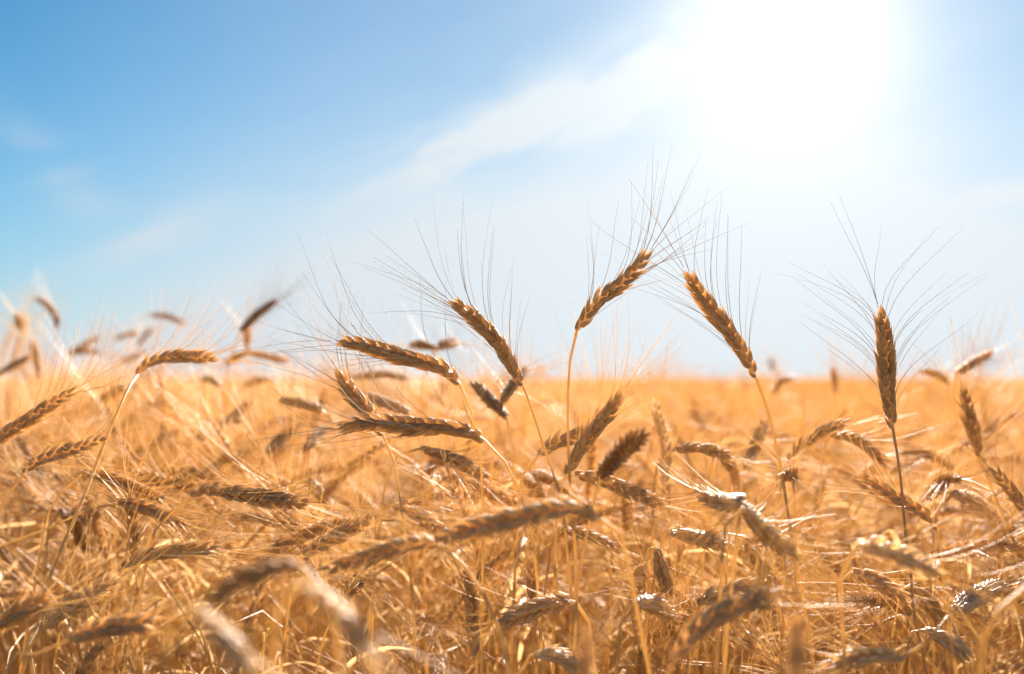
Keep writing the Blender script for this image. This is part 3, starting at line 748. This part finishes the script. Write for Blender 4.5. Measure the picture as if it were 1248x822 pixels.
# ------------------------------------------------------------------ the crop beyond counting: one object
def build_crop():
    srcs = []
    def src(geos, name):
        g = Geo()
        for gg, mi in geos:
            g.merge(gg, mi)
        o = bpy.data.objects.new(name, g.mesh(name, [M_STEM, M_EAR, M_AWN, M_LEAF]))
        return o
    def whole(seed, lod, bend, height=.76, leaves=3):
        g, gh, ga, gl = plant_geo(seed, lod, height, bend, leaves=leaves)
        return [(g, 0), (gh, 1), (ga, 2)] + [(x, 3) for x in gl]
    for k in range(14):
        w = whole(200 + k, 1, BENDS[k % 12] + .1, leaves=2)
        if k >= 9:                       # younger tillers that carry only straw and blades
            w = [w[0]] + [x for x in w if x[1] == 3]
            r_ = np.random.default_rng(k)
            for q_ in range(4):
                a_ = r_.uniform(0, 6.28); b_ = r_.uniform(.02, .22); h_ = r_.uniform(.45, .74)
                p0 = np.array([r_.uniform(-.03, .03), r_.uniform(-.03, .03), 0.]); dr = np.array([math.cos(a_), math.sin(a_), 0])
                C_ = [p0 + dr * b_ * (t_ ** 2) + np.array([0, 0, h_ * (t_ - .12 * t_ ** 4)]) for t_ in (1, .8, .55, .3, 0)]
                gg_, _ = stem_geo(C_, r_, sides=4, n=12)
                w.append((gg_, 0))
        srcs.append(src(w, 'crop_plant'))
    # square-metre patches for farther off
    for q in range(5):
        r = np.random.default_rng(900 + q)
        g = Geo()
        base = [whole(300 + q * 10 + k, 2, BENDS[(k * 5 + q) % 12], leaves=1) for k in range(6)]
        merged = []
        for b in base:
            gg = Geo()
            for a, mi in b:
                gg.merge(a, mi)
            merged.append((np.vstack(gg.v), np.vstack(gg.f), np.vstack(gg.c), np.concatenate(gg.m)))
        for n in range(130):
            v, f, c, m = merged[r.integers(6)]
            a = r.uniform(0, 6.283); s = r.uniform(.84, 1.08)
            R = np.array([[math.cos(a), -math.sin(a), 0], [math.sin(a), math.cos(a), 0], [0, 0, 1]])
            vv = (v @ R.T) * s + np.array([r.uniform(-.5, .5), r.uniform(-.5, .5), 0])
            g.v.append(vv); g.f.append(f + g.n); g.c.append(c); g.m.append(m); g.n += len(vv)
        srcs.append(bpy.data.objects.new('crop_patch', g.mesh('crop_patch', [M_STEM, M_EAR, M_AWN, M_LEAF])))
    # points
    pts, idx, rot, sca = [], [], [], []
    r = np.random.default_rng(5)
    NEAR = 9.0
    # near plants, thinning slightly with distance
    y = .30
    for (y0, y1, dens) in ((.30, 1.0, 400), (1.0, 2.0, 420), (2.0, 4.0, 280), (4.0, NEAR, 170)):
        hw0, hw1 = .55 + .62 * y0, .55 + .62 * y1
        n = int(dens * (y1 - y0) * (hw0 + hw1))
        yy = r.uniform(y0, y1, n); xx = r.uniform(-1, 1, n) * (.55 + .62 * yy)
        for x_, y_ in zip(xx, yy):
            z = (top_limit(x_, y_) + (0 if y_ < 1 else -.01)) * r.uniform(.80, 1.03)
            if y_ < .75:
                z *= .9
            if y_ > 1.8 and r.uniform() < .035:
                z = r.uniform(.84, .91)
            k = r.integers(14) if y_ > 1.9 else (r.integers(9) if r.uniform() < .28 else 9 + r.integers(5))
            if x_ < -.22 * y_ and 1.3 < y_ < 4.5:
                z += .09 * min(1, (-.22 - x_ / y_) / .2) * r.uniform(.3, 1)
            pts.append((x_, y_, 0)); idx.append(k); rot.append((r.normal() * .05, r.normal() * .05, r.uniform(0, 6.283))); sca.append([z / .71] * 3)
    # flanks, so the field also closes when seen from a step aside
    for n_ in range(500):
        y_ = r.uniform(-.6, 2.2); x_ = (1.1 + r.uniform(0, 1.3)) * r.choice([-1, 1])
        if abs(x_) < .55 + .62 * max(y_, .3):
            continue
        pts.append((x_, y_, 0)); idx.append(r.integers(14)); rot.append((0, 0, r.uniform(0, 6.283))); sca.append([r.uniform(.85, 1.06)] * 3)
    yb = NEAR + .4
    while yb < 85:
        st = .92 if yb < 40 else 1.0
        hw = 2.0 + .60 * yb
        for xb in np.arange(-hw, hw, st):
            pts.append((xb + r.uniform(-.1, .1), yb + r.uniform(-.1, .1), 0)); idx.append(14 + r.integers(5))
            rot.append((0, 0, r.integers(4) * math.pi / 2 + r.uniform(-.1, .1))); s = r.uniform(.95, 1.05)
            sca.append([s * 1.06, s * 1.06, s * (1 + .05 * math.sin(xb * .21 + yb * .13) + r.uniform(-.03, .03))])
        yb += st
    P = np.array(pts, np.float32)
    # the canopy beyond the last patches, as a rough surface with depth
    ys = np.concatenate([np.linspace(83, 200, 90), np.geomspace(204, 4800, 70)])
    cols = 260
    th = np.linspace(-1, 1, cols)
    V = []
    for yy in ys:
        for t in th:
            x_ = t * (yy * .72 + 10)
            V.append((x_, yy, .70 + .03 * math.sin(x_ * .05) + r.uniform(-.06, .06) + (0.02 if yy < 200 else 0)))
    nP = len(P)
    V = np.array(V, np.float32)
    i = np.arange(len(ys) - 1)[:, None]; j = np.arange(cols - 1)[None]
    q = (np.stack([i * cols + j, i * cols + j + 1, (i + 1) * cols + j + 1, (i + 1) * cols + j], -1).reshape(-1, 4) + nP).astype(np.int32)
    me = bpy.data.meshes.new('wheat_crop')
    AV = np.vstack([P, V])
    me.vertices.add(len(AV)); me.vertices.foreach_set('co', AV.ravel())
    me.loops.add(q.size); me.loops.foreach_set('vertex_index', q.ravel())
    me.polygons.add(len(q)); me.polygons.foreach_set('loop_start', np.arange(len(q), dtype=np.int32) * 4)
    me.polygons.foreach_set('loop_total', np.full(len(q), 4, np.int32))
    me.polygons.foreach_set('use_smooth', np.full(len(q), False))
    # canopy material
    m = bpy.data.materials.new('far_canopy'); m.use_nodes = True; t = m.node_tree; t.nodes.clear()
    tcn = N(t, 'ShaderNodeTexCoord')
    n1 = N(t, 'ShaderNodeTexNoise', inp={'Scale': 1.2, 'Detail': 8.0})
    t.links.new(tcn.outputs['Object'], n1.inputs['Vector'])
    cr = N(t, 'ShaderNodeValToRGB')
    cr.color_ramp.elements[0].position = .3; cr.color_ramp.elements[0].color = (.44, .28, .12, 1)
    cr.color_ramp.elements[1].position = .7; cr.color_ramp.elements[1].color = (.66, .48, .27, 1)
    t.links.new(n1.outputs[0], cr.inputs[0])
    df = N(t, 'ShaderNodeBsdfDiffuse'); t.links.new(cr.outputs[0], df.inputs[0])
    tl = N(t, 'ShaderNodeBsdfTranslucent'); t.links.new(cr.outputs[0], tl.inputs[0])
    mm = N(t, 'ShaderNodeMixShader', inp={0: .3}); t.links.new(df.outputs[0], mm.inputs[1]); t.links.new(tl.outputs[0], mm.inputs[2])
    oo = N(t, 'ShaderNodeOutputMaterial'); t.links.new(mm.outputs[0], oo.inputs[0])
    me.materials.append(m)
    def attr(name, typ, data, key):
        a = me.attributes.new(name, typ, 'POINT'); a.data.foreach_set(key, data)
    pad = len(V)
    attr('variant', 'INT', np.concatenate([np.array(idx), np.full(pad, -1)]).astype(np.int32), 'value')
    attr('turn', 'FLOAT_VECTOR', np.vstack([np.array(rot), np.zeros((pad, 3))]).astype(np.float32).ravel(), 'vector')
    attr('size', 'FLOAT_VECTOR', np.vstack([np.array(sca), np.ones((pad, 3))]).astype(np.float32).ravel(), 'vector')
    me.update()
    ob = bpy.data.objects.new('wheat_crop', me); COL.objects.link(ob)
    ob['kind'] = 'stuff'
    ob['label'] = 'dense golden mass of ripe wheat filling the field to the horizon'
    ob['category'] = 'wheat crop'
    # geometry nodes: the plants stand on the loose points
    ng = bpy.data.node_groups.new('crop', 'GeometryNodeTree')
    ng.interface.new_socket('Geometry', in_out='INPUT', socket_type='NodeSocketGeometry')
    ng.interface.new_socket('Geometry', in_out='OUTPUT', socket_type='NodeSocketGeometry')
    gi = ng.nodes.new('NodeGroupInput'); go = ng.nodes.new('NodeGroupOutput')
    join = ng.nodes.new('GeometryNodeJoinGeometry')
    # a join collects its links last-first, so link the sources in reverse
    conv = []
    for s in srcs:
        on = ng.nodes.new('GeometryNodeObjectInfo'); on.inputs['Object'].default_value = s; on.inputs['As Instance'].default_value = False
        gt = ng.nodes.new('GeometryNodeGeometryToInstance'); ng.links.new(on.outputs['Geometry'], gt.inputs[0]); conv.append(gt)
    for gt in reversed(conv):
        ng.links.new(gt.outputs[0], join.inputs[0])
    def named(name, typ):
        n = ng.nodes.new('GeometryNodeInputNamedAttribute'); n.data_type = typ; n.inputs[0].default_value = name; return n.outputs[0]
    iop = ng.nodes.new('GeometryNodeInstanceOnPoints')
    ng.links.new(gi.outputs[0], iop.inputs['Points'])
    ng.links.new(join.outputs[0], iop.inputs['Instance'])
    iop.inputs['Pick Instance'].default_value = True
    va = named('variant', 'INT')
    cmp = ng.nodes.new('FunctionNodeCompare'); cmp.data_type = 'INT'; cmp.operation = 'GREATER_EQUAL'
    ints = [s for s in cmp.inputs if s.type == 'INT']
    ng.links.new(va, ints[0]); ints[1].default_value = 0
    ng.links.new(cmp.outputs[0], iop.inputs['Selection'])
    ng.links.new(va, iop.inputs['Instance Index'])
    ng.links.new(named('turn', 'FLOAT_VECTOR'), iop.inputs['Rotation'])
    ng.links.new(named('size', 'FLOAT_VECTOR'), iop.inputs['Scale'])
    j2 = ng.nodes.new('GeometryNodeJoinGeometry')
    ng.links.new(gi.outputs[0], j2.inputs[0]); ng.links.new(iop.outputs[0], j2.inputs[0])
    ng.links.new(j2.outputs[0], go.inputs[0])
    md = ob.modifiers.new('crop', 'NODES'); md.node_group = ng
    print('crop points', nP, 'heroes', N_HERO)
build_crop()
